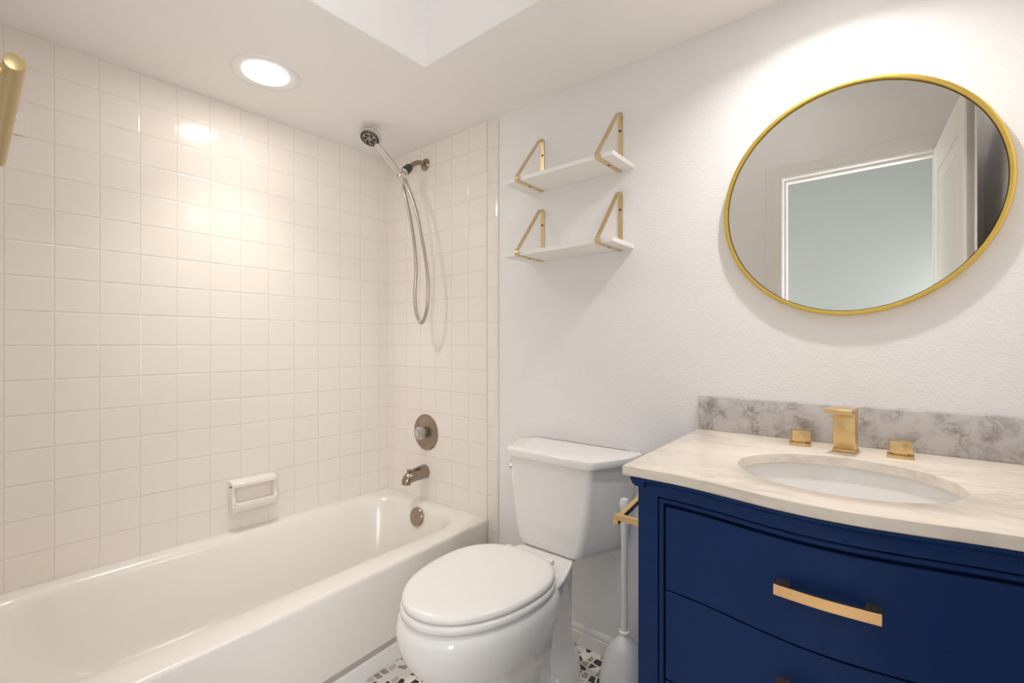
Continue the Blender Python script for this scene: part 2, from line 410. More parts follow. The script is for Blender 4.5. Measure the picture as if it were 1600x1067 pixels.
# ================================================================== BATHTUB
t = thing('bathtub', 'long white enamel bathtub with straight apron in the tiled alcove', 'bathtub', (-1.75, 0.75, FZ))
DZ = -0.768
TY0 = NY+0.002; TY1 = WY-0.001
def apx(y, k=0.0): return -1.338-0.071*(y-0.3)/1.2 + k      # slightly out-of-square apron line
NS = 10
def tub_outer(z, k, inset=0.0):
    out = []
    x0 = LX+0.001+inset; y0 = TY0+inset; y1 = TY1-inset
    xa = apx(y1, k); xb = apx(y0, k)
    # same vertex count as rrect(n=NS): 4*(NS+1)
    for (cx, cy, nx, ny) in ((xa, y1, x0, y1), (x0, y1, x0, y0), (x0, y0, xb, y0), (xb, y0, xa, y1)):
        for i in range(NS+1):
            f = (i/(NS+1))
            out.append(V(cx+(nx-cx)*f, cy+(ny-cy)*f, z))
    return out
def tub_in(ix0, ix1, iy0, iy1, z, r):
    ring = rrect(ix0, ix1, iy0, iy1, z, r, NS)
    for p in ring:                       # follow the skew of the apron on the room side
        f = (p.x-ix0)/(ix1-ix0); p.x += f*(-0.030*(p.y-0.8))
    return ring
def shift_ring(ring, k):                 # start the outer ring half-way so corners meet
    return ring[k:]+ring[:k]
inn = []
for ix0, ix1, iy0, iy1, z, r in (
    (-2.092, -1.462, -0.02, 1.492, DZ+0.001, 0.17), (-2.086, -1.468, -0.012, 1.486, DZ-0.002, 0.17),
    (-2.076, -1.478, 0.0, 1.474, DZ-0.010, 0.165), (-2.068, -1.487, 0.012, 1.464, DZ-0.026, 0.16),
    (-2.060, -1.494, 0.03, 1.456, DZ-0.05, 0.155), (-2.035, -1.512, 0.08, 1.436, DZ-0.15, 0.15),
    (-2.01, -1.535, 0.14, 1.41, DZ-0.25, 0.14), (-1.985, -1.555, 0.2, 1.38, DZ-0.30, 0.14),
    (-1.93, -1.60, 0.3, 1.32, DZ-0.325, 0.12), (-1.86, -1.68, 0.5, 1.2, DZ-0.332, 0.08)):
    inn.append(tub_in(ix0, ix1, iy0, iy1, z, r))
def ray_outer(ring_in, z, k, inset):
    """outer rectangle points matched to the inner ring so the deck is a clean strip"""
    x0 = LX+0.001+inset; y0 = TY0+inset; y1 = TY1-inset; res = []
    n = len(ring_in); q = NS+1
    corners = {0: None}
    for j, p in enumerate(ring_in):
        s = j//q; i = j % q; mid = NS/2
        # s: 0 = (+x,+y) corner, 1 = (-x,+y), 2 = (-x,-y), 3 = (+x,-y)
        f = i/NS
        if s == 0: c = (None, y1); a = (apx(p.y, k), p.y); b_ = (p.x, y1); cor = (apx(y1, k), y1)
        elif s == 1: a = (p.x, y1); b_ = (x0, p.y); cor = (x0, y1)
        elif s == 2: a = (x0, p.y); b_ = (p.x, y0); cor = (x0, y0)
        else: a = (p.x, y0); b_ = (apx(p.y, k), p.y); cor = (apx(y0, k), y0)
        e = a if f < 0.5 else (cor if f == 0.5 else b_)
        res.append(V(e[0], e[1], z))
    return res
rings = [ray_outer(inn[0], FZ+0.075, -0.028, 0), ray_outer(inn[0], DZ-0.1, -0.008, 0), ray_outer(inn[0], DZ-0.016, 0.0, 0), ray_outer(inn[0], DZ-0.008, -0.0015, 0.0),
         ray_outer(inn[0], DZ-0.0025, -0.005, 0.0), ray_outer(inn[0], DZ, -0.011, 0.0)] + inn
mb = MB(); mb.loft(rings, cap0=False)
mb.build('tub_shell', M['tub'], t, smooth=50)
mb = MB()                                 # grey seal and the painted strip at the foot
mb.loft([[V(apx(y, -0.026), y, z) for y, z in ((TY0, FZ+0.062), (TY1, FZ+0.062), (TY1, FZ+0.08), (TY0, FZ+0.08))],
         [V(apx(y, -0.05), y, z) for y, z in ((TY0, FZ+0.062), (TY1, FZ+0.062), (TY1, FZ+0.08), (TY0, FZ+0.08))]])
M['seal'] = mat('grey_seal', (0.42, 0.39, 0.36), 0.6)
mb.build('seal', M['seal'], t)
mb = MB()
mb.loft([[V(apx(y, -0.018), y, z) for y, z in ((TY0, FZ), (TY1, FZ), (TY1, FZ+0.062), (TY0, FZ+0.062))],
         [V(apx(y, -0.045), y, z) for y, z in ((TY0, FZ), (TY1, FZ), (TY1, FZ+0.062), (TY0, FZ+0.062))]])
struct('trim_4', mb, M['trim'], bev=0.003)
mb = MB(); oc = V(-1.795, 1.4485, -0.822); od = V(0, -1, 0.18)
mb.lathe(oc, od, [(-0.004, 0.044), (0.003, 0.044), (0.006, 0.041), (0.007, 0.0)], 36)
op = mb.build('overflow_plate', M['nickel'], t, smooth=40); op['label'] = 'round nickel overflow plate'
mb = MB(); mb.lathe(oc, od, [(0.006, 0.006), (0.009, 0.005), (0.0095, 0.0)], 12); mb.build('screw', M['nickel'], op, smooth=40)

# ================================================================== TUB AND SHOWER FITTINGS
vx, vz = -1.83, -0.435
t = thing('shower_valve', 'round nickel valve plate with clear knob on the tiled end wall', 'shower valve', (vx, WY, vz))
mb = MB(); mb.lathe((vx, WY, vz), (0, -1, 0), [(0, 0.089), (0.003, 0.089), (0.008, 0.083), (0.011, 0.05), (0.013, 0.03), (0.013, 0.0)], 48)
mb.build('escutcheon', M['nickel'], t, smooth=40)
mb = MB(); mb.lathe((vx, WY-0.012, vz), (0, -1, 0), [(0, 0.024), (0.006, 0.024), (0.008, 0.016), (0.022, 0.014), (0.024, 0.0)], 24)
mb.build('stem', M['nickel'], t, smooth=40)
mb = MB(); mb.lathe((vx, WY-0.014, vz), (0, -1, 0), [(0, 0.012), (0.006, 0.022), (0.012, 0.030), (0.026, 0.033), (0.036, 0.031), (0.042, 0.024), (0.043, 0.0)], 12)
kn = mb.build('knob', M['clear'], t, smooth=25); kn['label'] = 'clear faceted acrylic knob'
mb = MB(); mb.lathe((vx, WY-0.0575, vz), (0, -1, 0), [(0, 0.014), (0.002, 0.013), (0.003, 0.0)], 20); mb.build('cap', M['chrome'], kn, smooth=40)

sx, sz = -1.837, -0.630
t = thing('tub_spout', 'nickel tub spout with diverter under the shower valve', 'faucet', (sx, WY, sz))
mb = MB()
path = [(sx, WY, sz), (sx, WY-0.03, sz-0.001), (sx, WY-0.062, sz-0.004), (sx, WY-0.088, sz-0.008), (sx, WY-0.105, sz-0.015), (sx, WY-0.115, sz-0.027), (sx, WY-0.117, sz-0.041)]
mb.tube(path, [0.034, 0.0335, 0.031, 0.029, 0.027, 0.024, 0.021], 24)
mb.build('spout', M['nickel'], t, smooth=50)
mb = MB(); mb.lathe((sx, WY-0.100, sz+0.008), (0, 0, 1), [(0, 0.006), (0.010, 0.005), (0.012, 0.011), (0.018, 0.011), (0.020, 0.007), (0.020, 0.0)], 16)
mb.build('diverter_knob', M['nickel'], t, smooth=40)

ax = -1.835; az = 0.893
t = thing('shower_pipe', 'curved nickel shower pipe with flange high on the tiled end wall', 'shower pipe', (ax, WY, az))
mb = MB(); mb.lathe((ax, WY, az), (0, -1, 0), [(0, 0.031), (0.004, 0.030), (0.009, 0.024), (0.012, 0.014), (0.012, 0.0)], 32)
mb.build('flange', M['nickel'], t, smooth=40)
mb = MB(); mb.tube(spline([(ax, WY, az), (ax, WY-0.035, az+0.001), (ax, WY-0.065, az-0.012), (ax, WY-0.09, az-0.032), (ax, WY-0.108, az-0.050)], 6), 0.0115, 16)
mb.build('arm', M['nickel'], t, smooth=60)
ad = V(0, -0.70, -0.71).normalized(); a0 = V(ax, WY-0.095, az-0.036)
mb = MB(); mb.lathe(a0, ad, [(0, 0.014), (0.004, 0.018), (0.018, 0.020), (0.034, 0.021), (0.044, 0.019), (0.045, 0.0)], 20)
q = mb.build('swivel_nut', M['dark'], t, smooth=40); q['label'] = 'dark brown swivel nut'
mb = MB(); cr = a0+ad*0.044
mb.lathe(cr, ad, [(0, 0.012), (0.003, 0.018), (0.010, 0.017), (0.012, 0.012), (0.0125, 0.0)], 20)
hdir = V(-0.06, -0.76, 0.65).normalized()
hb = V(-1.842, 1.400, 0.798)
hu = hdir.orthogonal().normalized(); hw_ = hdir.cross(hu)
mb.loft([[hb+hdir*(a-0.012)+(hu*math.cos(2*PI*i/24)+hw_*math.sin(2*PI*i/24))*r for i in range(24)] for a, r in ((0, 0.0165), (0.0, 0.0185), (0.002, 0.0195), (0.028, 0.0215), (0.03, 0.020), (0.03, 0.0165))], closed=True)
mb.build('cradle', M['chrome'], t, smooth=40)

t = thing('hand_shower', 'chrome hand shower with round spray head resting in the arm cradle', 'shower head', tuple(hb))
mb = MB()
mb.tube([hb-hdir*0.03, hb-hdir*0.01, hb+hdir*0.02, hb+hdir*0.07, hb+hdir*0.12, hb+hdir*0.16, hb+hdir*0.18],
        [0.0115, 0.0125, 0.0125, 0.0155, 0.0150, 0.0125, 0.0130], 20)
mb.build('handle', M['chrome'], t, smooth=60)
hc = V(-1.856, 1.235, 0.936); hn = V(0.16, -0.42, -0.89).normalized()
mb = MB(); mb.lathe(hc, hn, [(-0.034, 0.0), (-0.033, 0.018), (-0.026, 0.034), (-0.012, 0.046), (-0.002, 0.0495), (0.004, 0.0495), (0.008, 0.047), (0.008, 0.0)], 40)
hd = mb.build('head', M['chrome'], t, smooth=50)
mb = MB(); mb.lathe(hc, hn, [(0.0085, 0.042), (0.011, 0.040), (0.0125, 0.030), (0.013, 0.0)], 36)
mb.build('spray_face', mat('spray_face_grey', (0.34, 0.32, 0.30), 0.35, 0.6), hd, smooth=40)
u = hn.orthogonal().normalized(); v_ = hn.cross(u)
for k in range(22):
    a = 2*PI*k/22; mb = MB(); mb.lathe(hc+(u*math.cos(a)+v_*math.sin(a))*0.037, hn, [(0.009, 0.0046), (0.0145, 0.0040), (0.015, 0.0)], 8)
    mb.build('nozzle', M['black'], hd)
for k in range(6):
    a = 2*PI*k/6; p = hc+hn*0.013+(u*math.cos(a)+v_*math.sin(a))*0.020
    rd = (u*math.cos(a+0.6)+v_*math.sin(a+0.6)); mb = MB()
    mb.obox(p, rd*0.0085, hn.cross(rd)*0.0036, hn*0.0012, 0.001)
    mb.build('spray_slot', M['black'], hd)
hose = [(-1.842, 1.424, 0.775), (-1.827, 1.40, 0.735), (-1.798, 1.41, 0.613), (-1.776, 1.42, 0.476), (-1.773, 1.428, 0.356), (-1.787, 1.432, 0.237), (-1.778, 1.435, 0.146), (-1.745, 1.437, 0.101),
        (-1.708, 1.437, 0.160), (-1.695, 1.435, 0.261), (-1.704, 1.43, 0.379), (-1.743, 1.422, 0.561), (-1.781, 1.412, 0.687), (-1.818, 1.398, 0.765), (-1.832, 1.402, 0.785)]
pp = spline(hose, 26)
rr = [0.0074+(0.0007 if i % 2 else -0.0003) for i in range(len(pp))]
mb = MB(); mb.tube(pp, rr, 12)
th = mb.build('shower_hose', M['hose'], None, smooth=60)
tag(th, 'ribbed metal shower hose looping down from the hand shower', 'hose')
mb = MB(); e0 = V(*hose[-1]); mb.lathe(V(-1.800, 1.406, 0.728), (e0-V(-1.800, 1.406, 0.728)), [(0, 0.008), (0.002, 0.0105), (0.05, 0.0115), (0.056, 0.010), (0.056, 0)], 16)
mb.build('hose_nut', M['chrome'], th, smooth=40)

# soap dish on the long wall
y0, y1, z0, z1 = 0.752, 0.932, -0.675, -0.560
t = thing('soap_dish', 'cream ceramic soap dish fixed to the long tiled wall above the tub', 'soap dish', (LX, (y0+y1)/2, z0))
mb = MB(); mb.box(LX, LX+0.012, y0, y1, z0-0.012, z1, 0.004)
mb.build('back_plate', M['ceramic'], t, smooth=40)
mb = MB(); n = 12
sec = [(0.004, -0.010), (0.020, -0.014), (0.050, -0.012), (0.064, 0.002), (0.068, 0.022), (0.066, 0.031), (0.060, 0.032), (0.055, 0.020), (0.040, 0.012), (0.015, 0.014), (0.004, 0.022)]
rings = []
for y, k in ((y0+0.006, 0.80), (y0+0.010, 0.93), (y0+0.02, 1.0), ((y0+y1)/2, 1.0), (y1-0.02, 1.0), (y1-0.010, 0.93), (y1-0.006, 0.80)):
    rings.append([V(LX+0.004+(a-0.004)*k, y, z0+b_) for a, b_ in sec])
mb.loft(rings); mb.build('tray', M['ceramic'], t, smooth=50)
for i in range(3):
    yy = y0+0.055+i*0.035; mb = MB(); mb.tube([(LX+0.012, yy, z0+0.0145), (LX+0.045, yy, z0+0.0155)], 0.0035, 8)
    mb.build('ridge', M['ceramic'], t, smooth=60)
mb = MB()
sec = [(0.004, 0.0), (0.034, -0.004), (0.045, -0.012), (0.046, -0.022), (0.040, -0.027), (0.022, -0.024), (0.004, -0.026)]
rings = []
for y, k in ((y0+0.001, 0.85), (y0+0.006, 1.0), (y1-0.006, 1.0), (y1-0.001, 0.85)):
    rings.append([V(LX+0.004+(a-0.004)*k, y, z1+b_) for a, b_ in sec])
mb.loft(rings)
for ya, yb in ((y0+0.001, y0+0.014), (y1-0.014, y1-0.001)):
    poly = [(0.004, z1-0.02), (0.038, z1-0.02), (0.032, z1-0.045), (0.042, z0+0.03), (0.05, z0+0.012), (0.004, z0)]
    mb.loft([[V(LX+a, ya, b_) for a, b_ in poly], [V(LX+a, yb, b_) for a, b_ in poly]])
mb.build('hood', M['ceramic'], t, smooth=40)

# small ceramic hook near the left end of the long wall
hy_, hz_ = 0.145, 0.692
t = thing('ceramic_hook', 'small white ceramic hook tile high on the long tiled wall', 'hook', (LX, hy_, hz_))
mb = MB(); mb.box(LX, LX+0.008, hy_-0.045, hy_+0.02, hz_-0.036, hz_+0.036, 0.003); mb.build('plate', M['ceramic'], t, smooth=40)
mb = MB(); mb.lathe((LX+0.006, hy_-0.012, hz_), (1, 0, 0.25), [(0, 0.016), (0.012, 0.012), (0.025, 0.012), (0.034, 0.018), (0.042, 0.016), (0.046, 0.0)], 20)
mb.build('peg', M['ceramic'], t, smooth=60)

# towel bar on the near wall, left of the doorway
t = thing('towel_bar', 'brushed gold round towel bar on the wall left of the doorway', 'towel bar', (-0.95, NY, 0.31))
B0 = V(-0.752, 0.0515, 0.3105); B1 = V(-1.18, 0.061, 0.3105); bd = (B1-B0).normalized()
mb = MB(); mb.lathe(B0, bd, [(0, 0.0082), (0.001, 0.0094), ((B1-B0).length-0.001, 0.0094), ((B1-B0).length, 0.0082)], 28)
mb.build('bar', M['wood'], t, smooth=40)
for k in (0.035, (B1-B0).length-0.035):
    p = B0+bd*k
    mb = MB(); mb.lathe((p.x, p.y-0.004, p.z), (0, -1, 0), [(0, 0.0075), (p.y-NY-0.012, 0.0075), (p.y-NY-0.011, 0.022), (p.y-NY-0.0045, 0.023), (p.y-NY-0.004, 0.0)], 24)
    mb.build('post', M['wood'], t, smooth=40)

# ================================================================== SHELVES
def shelf(zs, label):
    t = thing('wall_shelf', label, 'shelf', (-0.955, PY, zs), 'white shelves with gold brackets')
    mb = MB(); mb.box(-1.190, -0.727, PY-0.158, PY-0.0005, zs+0.0016, zs+0.0165, 0.0012)
    mb.build('board', M['board'], t)
    for bx in (-1.120, -0.779):
        mb = MB(); wd = 0.0175; yb = PY-0.0018; yf = PY-0.176; zt = zs+0.211
        def arc(c, r, a0, a1, n=5): return [(bx, c[0]+r*math.cos(a0+(a1-a0)*i/n), c[1]+r*math.sin(a0+(a1-a0)*i/n)) for i in range(n+1)]
        sl = math.atan2(zt-zs, yb-yf)                         # slope of the diagonal
        r = 0.011
        top = (yb-r, zt-r/math.tan((PI/2-sl)/2)*0.55)
        fr = (yf+r/math.tan(sl/2)*0.80, zs+r)
        pts = [(bx, yb, zs+0.018)] + arc(top, r, 0, PI/2+sl, 6) + arc(fr, r, PI/2+sl, 1.5*PI, 6) + [(bx, PY-0.004, zs)]
        mb.strap(pts, (1, 0, 0), wd, 0.0030)
        br = mb.build('bracket', M['gold_l'], t, smooth=35)
        for o_, d_ in (((bx, yf+0.088, zs-0.0012), (0, 0, -1)), ((bx, yb-0.0012, zs+0.145), (0, -1, 0))):
            mb = MB(); mb.lathe(o_, d_, [(0, 0.0050), (0.0014, 0.0044), (0.002, 0.0)], 14)
            mb.build('screw', M['dark'], br)
    return t
shelf(0.613, 'upper white wall shelf with two triangular gold brackets above the toilet')
shelf(0.333, 'lower white wall shelf with two triangular gold brackets above the toilet')

# ================================================================== MIRROR
mc = V(-0.1165, PY, 0.3845); mr_ = 0.3075
t = thing('round_mirror', 'large round mirror in a thin gold frame above the vanity', 'mirror', tuple(mc))
mb = MB(); prof = [(0.001, mr_-0.004), (0.004, mr_), (0.024, mr_), (0.027, mr_-0.002), (0.028, mr_-0.006), (0.027, mr_-0.0105), (0.018, mr_-0.0115), (0.014, mr_-0.0125), (0.001, mr_-0.0125)]
n = 128; rings = []
for a, r in prof: rings.append([mc+V(r*math.cos(2*PI*i/n), -a, r*math.sin(2*PI*i/n)) for i in range(n)])
mb.loft(rings, closed=True); mb.build('frame', M['mgold'], t, smooth=40)
mb = MB(); mb.lathe(mc, (0, -1, 0), [(0.006, mr_-0.0128), (0.018, mr_-0.0128)], n); mb.build('mirror_glass', M['mirror'], t, smooth=40)

# ================================================================== TOILET
tx = -0.940
t = thing('toilet', 'white two-piece toilet with closed lid between the tub and the vanity', 'toilet', (tx, 1.15, FZ))
def egg(cx, hw, yw, yf, yb, z, pf=2.0, pb=2.6, n=64):
    out = []
    for i in range(n):
        a = 2*PI*i/n; c, s = math.cos(a), math.sin(a)
        p = pb if s > 0 else pf
        x = hw*math.copysign(abs(c)**(2/p), c); L = (yb-yw) if s > 0 else (yw-yf)
        out.append(V(cx+x, yw+L*math.copysign(abs(s)**(2/p), s), z))
    return out
# lid
mb = MB(); LZ = -0.662
def lid_ring(k, z): return egg(tx, 0.184-k, 1.025, 0.748+k, 1.210-k, z, 2.05, 2.35)
mb.loft([lid_ring(0.004, LZ-0.019), lid_ring(0.0, LZ-0.016), lid_ring(0.0, LZ-0.009), lid_ring(0.002, LZ-0.004), lid_ring(0.007, LZ-0.0005),
         lid_ring(0.02, LZ+0.002), lid_ring(0.06, LZ+0.004), lid_ring(0.11, LZ+0.005), lid_ring(0.16, LZ+0.0055)])
mb.build('toilet_lid', M['seat'], t, smooth=60)
mb = MB(); SZ = LZ-0.022
def seat_ring(k, z): return egg(tx, 0.187-k, 1.025, 0.743+k, 1.213-k, z, 2.05, 2.35)
mb.loft([seat_ring(0.006, SZ-0.021), seat_ring(0.0, SZ-0.017), seat_ring(0.0, SZ-0.006), seat_ring(0.004, SZ-0.001), seat_ring(0.012, SZ)])
mb.build('toilet_seat', M['seat'], t, smooth=60)
for s in (-1, 1):
    mb = MB(); mb.lathe((tx+s*0.075-0.02, 1.219, LZ-0.020), (1, 0, 0), [(0, 0.007), (0.002, 0.009), (0.038, 0.009), (0.04, 0.007)], 16)
    mb.build('hinge', M['seat'], t, smooth=40)
# bowl: rim, body, waist, pedestal
mb = MB(); RZ = SZ-0.024
sect = [(0.150, 1.03, 0.790, 1.200, RZ, 2.1, 2.6), (0.176, 1.03, 0.752, 1.215, RZ-0.002, 2.1, 2.6), (0.185, 1.03, 0.739, 1.220, RZ-0.010, 2.1, 2.6),
        (0.189, 1.03, 0.732, 1.224, RZ-0.03, 2.1, 2.6), (0.188, 1.035, 0.732, 1.226, RZ-0.06, 2.1, 2.6), (0.181, 1.04, 0.742, 1.226, RZ-0.095, 2.1, 2.5),
        (0.169, 1.045, 0.764, 1.225, RZ-0.13, 2.1, 2.4), (0.163, 1.045, 0.775, 1.225, RZ-0.142, 2.1, 2.4), (0.159, 1.045, 0.781, 1.225, RZ-0.146, 2.1, 2.4),
        (0.150, 1.06, 0.815, 1.238, RZ-0.19, 2.1, 2.3), (0.128, 1.08, 0.86, 1.245, RZ-0.24, 2.2, 2.3), (0.108, 1.10, 0.90, 1.26, RZ-0.29, 2.3, 2.3),
        (0.094, 1.12, 0.935, 1.30, RZ-0.34, 2.4, 2.4), (0.088, 1.14, 0.95, 1.35, RZ-0.375, 2.5, 2.5),
        (0.090, 1.16, 0.945, 1.40, RZ-0.392, 2.6, 2.6), (0.100, 1.17, 0.935, 1.425, RZ-0.402, 2.8, 2.8), (0.104, 1.17, 0.93, 1.43, RZ-0.410, 2.8, 2.8), (0.104, 1.17, 0.93, 1.43, FZ+0.0002, 2.8, 2.8)]
mb.loft([egg(tx, a, b_, c, d, z, p, q) for a, b_, c, d, z, p, q in sect])
bowl = mb.build('bowl', M['porc'], t, smooth=50)
# trapway column and the deck that carries the tank
mb = MB()
col = [(0.080, 1.30, 1.12, 1.412, RZ-0.04), (0.079, 1.31, 1.14, 1.41, RZ-0.09), (0.077, 1.32, 1.16, 1.405, RZ-0.14), (0.076, 1.32, 1.17, 1.402, RZ-0.22), (0.076, 1.32, 1.16, 1.402, RZ-0.29), (0.079, 1.31, 1.12, 1.410, RZ-0.312), (0.084, 1.30, 1.05, 1.425, RZ-0.335), (0.098, 1.28, 1.00, 1.44, RZ-0.36), (0.107, 1.25, 0.97, 1.45, RZ-0.39), (0.109, 1.25, 0.96, 1.452, RZ-0.405), (0.109, 1.25, 0.96, 1.452, FZ+0.0002)]
mb.loft([egg(tx, a, b_, c, d, z, 2.5, 2.5) for a, b_, c, d, z in col])
mb.build('trapway', M['porc'], t, smooth=50)
mb = MB()
def deck(k, z, y1=1.47): 
    pts = [(-0.165, 1.13), (0.165, 1.13), (0.150, 1.20), (0.120, 1.285), (0.100, 1.33), (0.085, y1), (-0.085, y1), (-0.100, 1.33), (-0.120, 1.285), (-0.150, 1.20)]
    return [V(tx+x*(1-k/0.15), 1.3+(y-1.3)*(1-k/0.2), z) for x, y in pts]
mb.loft([deck(0.06, RZ-0.05), deck(0.028, RZ-0.024), deck(0.006, RZ-0.011), deck(0.0, RZ-0.004), deck(0.003, RZ)])
mb.build('deck', M['porc'], t, smooth=40)
for s in (-1, 1):
    mb = MB(); mb.lathe((tx+s*0.094, 1.24, FZ+0.060), (0, 0, 1), [(-0.02, 0.014), (0, 0.014), (0.008, 0.013), (0.014, 0.008), (0.015, 0.0)], 16)
    mb.build('bolt_cap', M['porc'], t, smooth=50)
# tank: chamfered front corners, tapering to the bottom
tcx = -0.935; TB = PY-0.003
def tank_ring(f, bk, yf, z, r=0.022):
    poly = [(f, yf), (bk, yf+0.155), (bk, TB), (-bk, TB), (-bk, yf+0.155), (-f, yf)]
    out = []; m = len(poly)
    for i in range(m):
        p0 = V(*poly[i-1], 0); p1 = V(*poly[i], 0); p2 = V(*poly[(i+1) % m], 0)
        a = p1+(p0-p1).normalized()*r; c = p1+(p2-p1).normalized()*r
        for k in range(5):
            tt = k/4; q = a*(1-tt)**2+p1*2*tt*(1-tt)+c*tt*tt
            out.append(V(tcx+q.x, q.y, z))
    return out
mb = MB()
mb.loft([tank_ring(0.080, 0.135, 1.345, -0.712), tank_ring(0.112, 0.176, 1.322, -0.706), tank_ring(0.122, 0.186, 1.314, -0.696), tank_ring(0.130, 0.193, 1.312, -0.675), tank_ring(0.142, 0.203, 1.312, -0.62),
         tank_ring(0.155, 0.212, 1.312, -0.54), tank_ring(0.163, 0.219, 1.312, -0.46), tank_ring(0.168, 0.223, 1.312, -0.402)])
tank = mb.build('tank', M['porc'], t, smooth=50)
mb = MB()
mb.loft([tank_ring(0.168, 0.226, 1.306, -0.4015), tank_ring(0.176, 0.242, 1.301, -0.399), tank_ring(0.178, 0.246, 1.300, -0.394), tank_ring(0.178, 0.246, 1.300, -0.3755),
         tank_ring(0.1765, 0.2445, 1.3015, -0.3725), tank_ring(0.172, 0.240, 1.306, -0.3705), tank_ring(0.12, 0.18, 1.35, -0.3685)])
mb.build('tank_lid', M['porc'], t, smooth=50)
mb = MB(); lx = tcx-0.205
lo = V(tcx-0.196, 1.405, -0.432); ld = V(-0.91, -0.41, 0).normalized()
mb.lathe(lo-ld*0.01, ld, [(0, 0.014), (0.012, 0.014), (0.015, 0.009), (0.024, 0.008), (0.024, 0)], 16)
lt = ld.cross(V(0, 0, 1))
mb.tube([lo+ld*0.018+V(0, 0, 0.006), lo+ld*0.020+V(0.002, -0.012, -0.004), lo+ld*0.018+V(0.006, -0.026, -0.016), lo+ld*0.016+V(0.009, -0.034, -0.026)], [0.0065, 0.0065, 0.007, 0.008], 12)
q = mb.build('flush_lever', M['chrome'], tank, smooth=50); q['label'] = 'chrome flush lever'

# ================================================================== PLUNGER BETWEEN TOILET AND VANITY
px, py = -0.686, 1.385
t = thing('toilet_plunger', 'white plunger standing in its white canister beside the vanity', 'plunger', (px, py, FZ))
mb = MB(); mb.lathe((px, py, FZ), (0, 0, 1), [(0.14, 0.0105), (0.24, 0.0105), (0.60, 0.0108), (0.612, 0.014), (0.628, 0.016), (0.640, 0.0125), (0.644, 0.0)], 20)
mb.build('handle', M['white'], t, smooth=50)
mb = MB(); mb.lathe((px, py, FZ), (0, 0, 1), [(0.213, 0.0112), (0.214, 0.0165), (0.217, 0.0178), (0.221, 0.0175), (0.223, 0.0112)], 20)
mb.build('collar', M['white'], t, smooth=50)
mb = MB(); mb.lathe((px, py, FZ), (0, 0, 1), [(0.0002, 0.074), (0.006, 0.079), (0.03, 0.080), (0.07, 0.0775), (0.10, 0.073), (0.122, 0.068), (0.15, 0.059), (0.169, 0.050), (0.182, 0.040), (0.194, 0.028), (0.204, 0.018), (0.211, 0.014), (0.213, 0.0)], 36)
mb.build('canister', M['white'], t, smooth=60)

# ================================================================== VANITY
VX0, VX1 = -0.447, 0.235; VC = -0.105; CT = -0.265; CB = -0.287
def yf(x, off=0.0):                         # bowed front line of the counter; off moves it back
    d = abs(x-VC)/0.29
    bow = 0.040*(0.5+0.5*math.cos(PI*d)) if d < 1 else 0.0
    return 0.957-bow+off
def xs(x0, x1, n=36): return [x0+(x1-x0)*i/n for i in range(n+1)]
def curved(mb, x0, x1, z0, z1, o0, o1, n=36, bev=0.0):
    """slab that follows the bow: front face at yf+o0, back at yf+o1"""
    R = []
    for i, x in enumerate(xs(x0, x1, n)):
        R.append([V(x, yf(x, o1), z0), V(x, yf(x, o0+bev), z0), V(x, yf(x, o0), z0+bev), V(x, yf(x, o0), z1-bev), V(x, yf(x, o0+bev), z1), V(x, yf(x, o1), z1)])
    if bev:
        for r, s in ((R[0], 1), (R[-1], -1)):
            pass
    mb.loft(R)
t = thing('vanity_cabinet', 'navy blue bow-front bathroom vanity with gold drawer pulls', 'vanity', (VC, 1.25, FZ))
mb = MB(); R = []
poly = [(x, yf(x, 0.040)) for x in xs(VX0+0.002, VX1-0.002)] + [(VX1-0.002, PY-0.004), (VX0+0.002, PY-0.004)]
# carcass as a hollow box so the basin can hang in it
mb.box(VX0, VX0+0.018, 1.0, PY-0.004, FZ+0.08, CB-0.012); mb.box(VX1-0.018, VX1, 1.0, PY-0.004, FZ+0.08, CB-0.012)
mb.box(VX0+0.018, VX1-0.018, PY-0.022, PY-0.004, FZ+0.08, CB-0.012); mb.box(VX0+0.018, VX1-0.018, 1.0, PY-0.022, FZ+0.08, FZ+0.1)
curved(mb, VX0+0.002, VX1-0.002, FZ+0.08, CB-0.012, 0.030, 0.052)
mb.build('carcass', M['navy'], t)
FX0, FX1, FTz = -0.4035, 0.1935, -0.322       # drawer opening
mb = MB(); FO = 0.012
curved(mb, VX0, FX0, FZ+0.08, CB-0.012, FO, 0.06, 4); curved(mb, FX1, VX1, FZ+0.08, CB-0.012, FO, 0.06, 4)
curved(mb, FX0, FX1, FTz, CB-0.012, FO, 0.03); curved(mb, FX0, FX1, FZ+0.08, FZ+0.13, FO, 0.03)
mb.build('face_frame', M['navy'], t)
for x0, x1 in ((VX0, VX0+0.05), (VX1-0.05, VX1)):
    for ya, yb in ((yf(VX0, FO), yf(VX0, FO)+0.05), (PY-0.054, PY-0.004)):
        mb = MB(); mb.box(x0, x1, ya, yb, FZ, FZ+0.08); mb.build('foot', M['navy'], t)
# crown under the counter
mb = MB(); R = []
cp = [(0.0, 0.0), (-0.013, 0.0), (-0.013, -0.0035), (-0.010, -0.007), (-0.005, -0.011), (-0.0035, -0.016), (0.0, -0.019)]
for x in xs(VX0-0.013, VX1+0.013, 40): 
    R.append([V(x, yf(x, FO+o)+ (0.03 if o == 0 else 0), CB-0.0006+z) for o, z in cp])
mb.loft(R)
R = []
for y in (yf(VX0, FO)-0.0125, PY-0.004):
    R.append([V(VX0+(0.018 if o == 0 else 0)+o, y, CB-0.0006+z) for o, z in cp])
mb.loft(R); mb.build('crown_moulding', M['navy'], t)
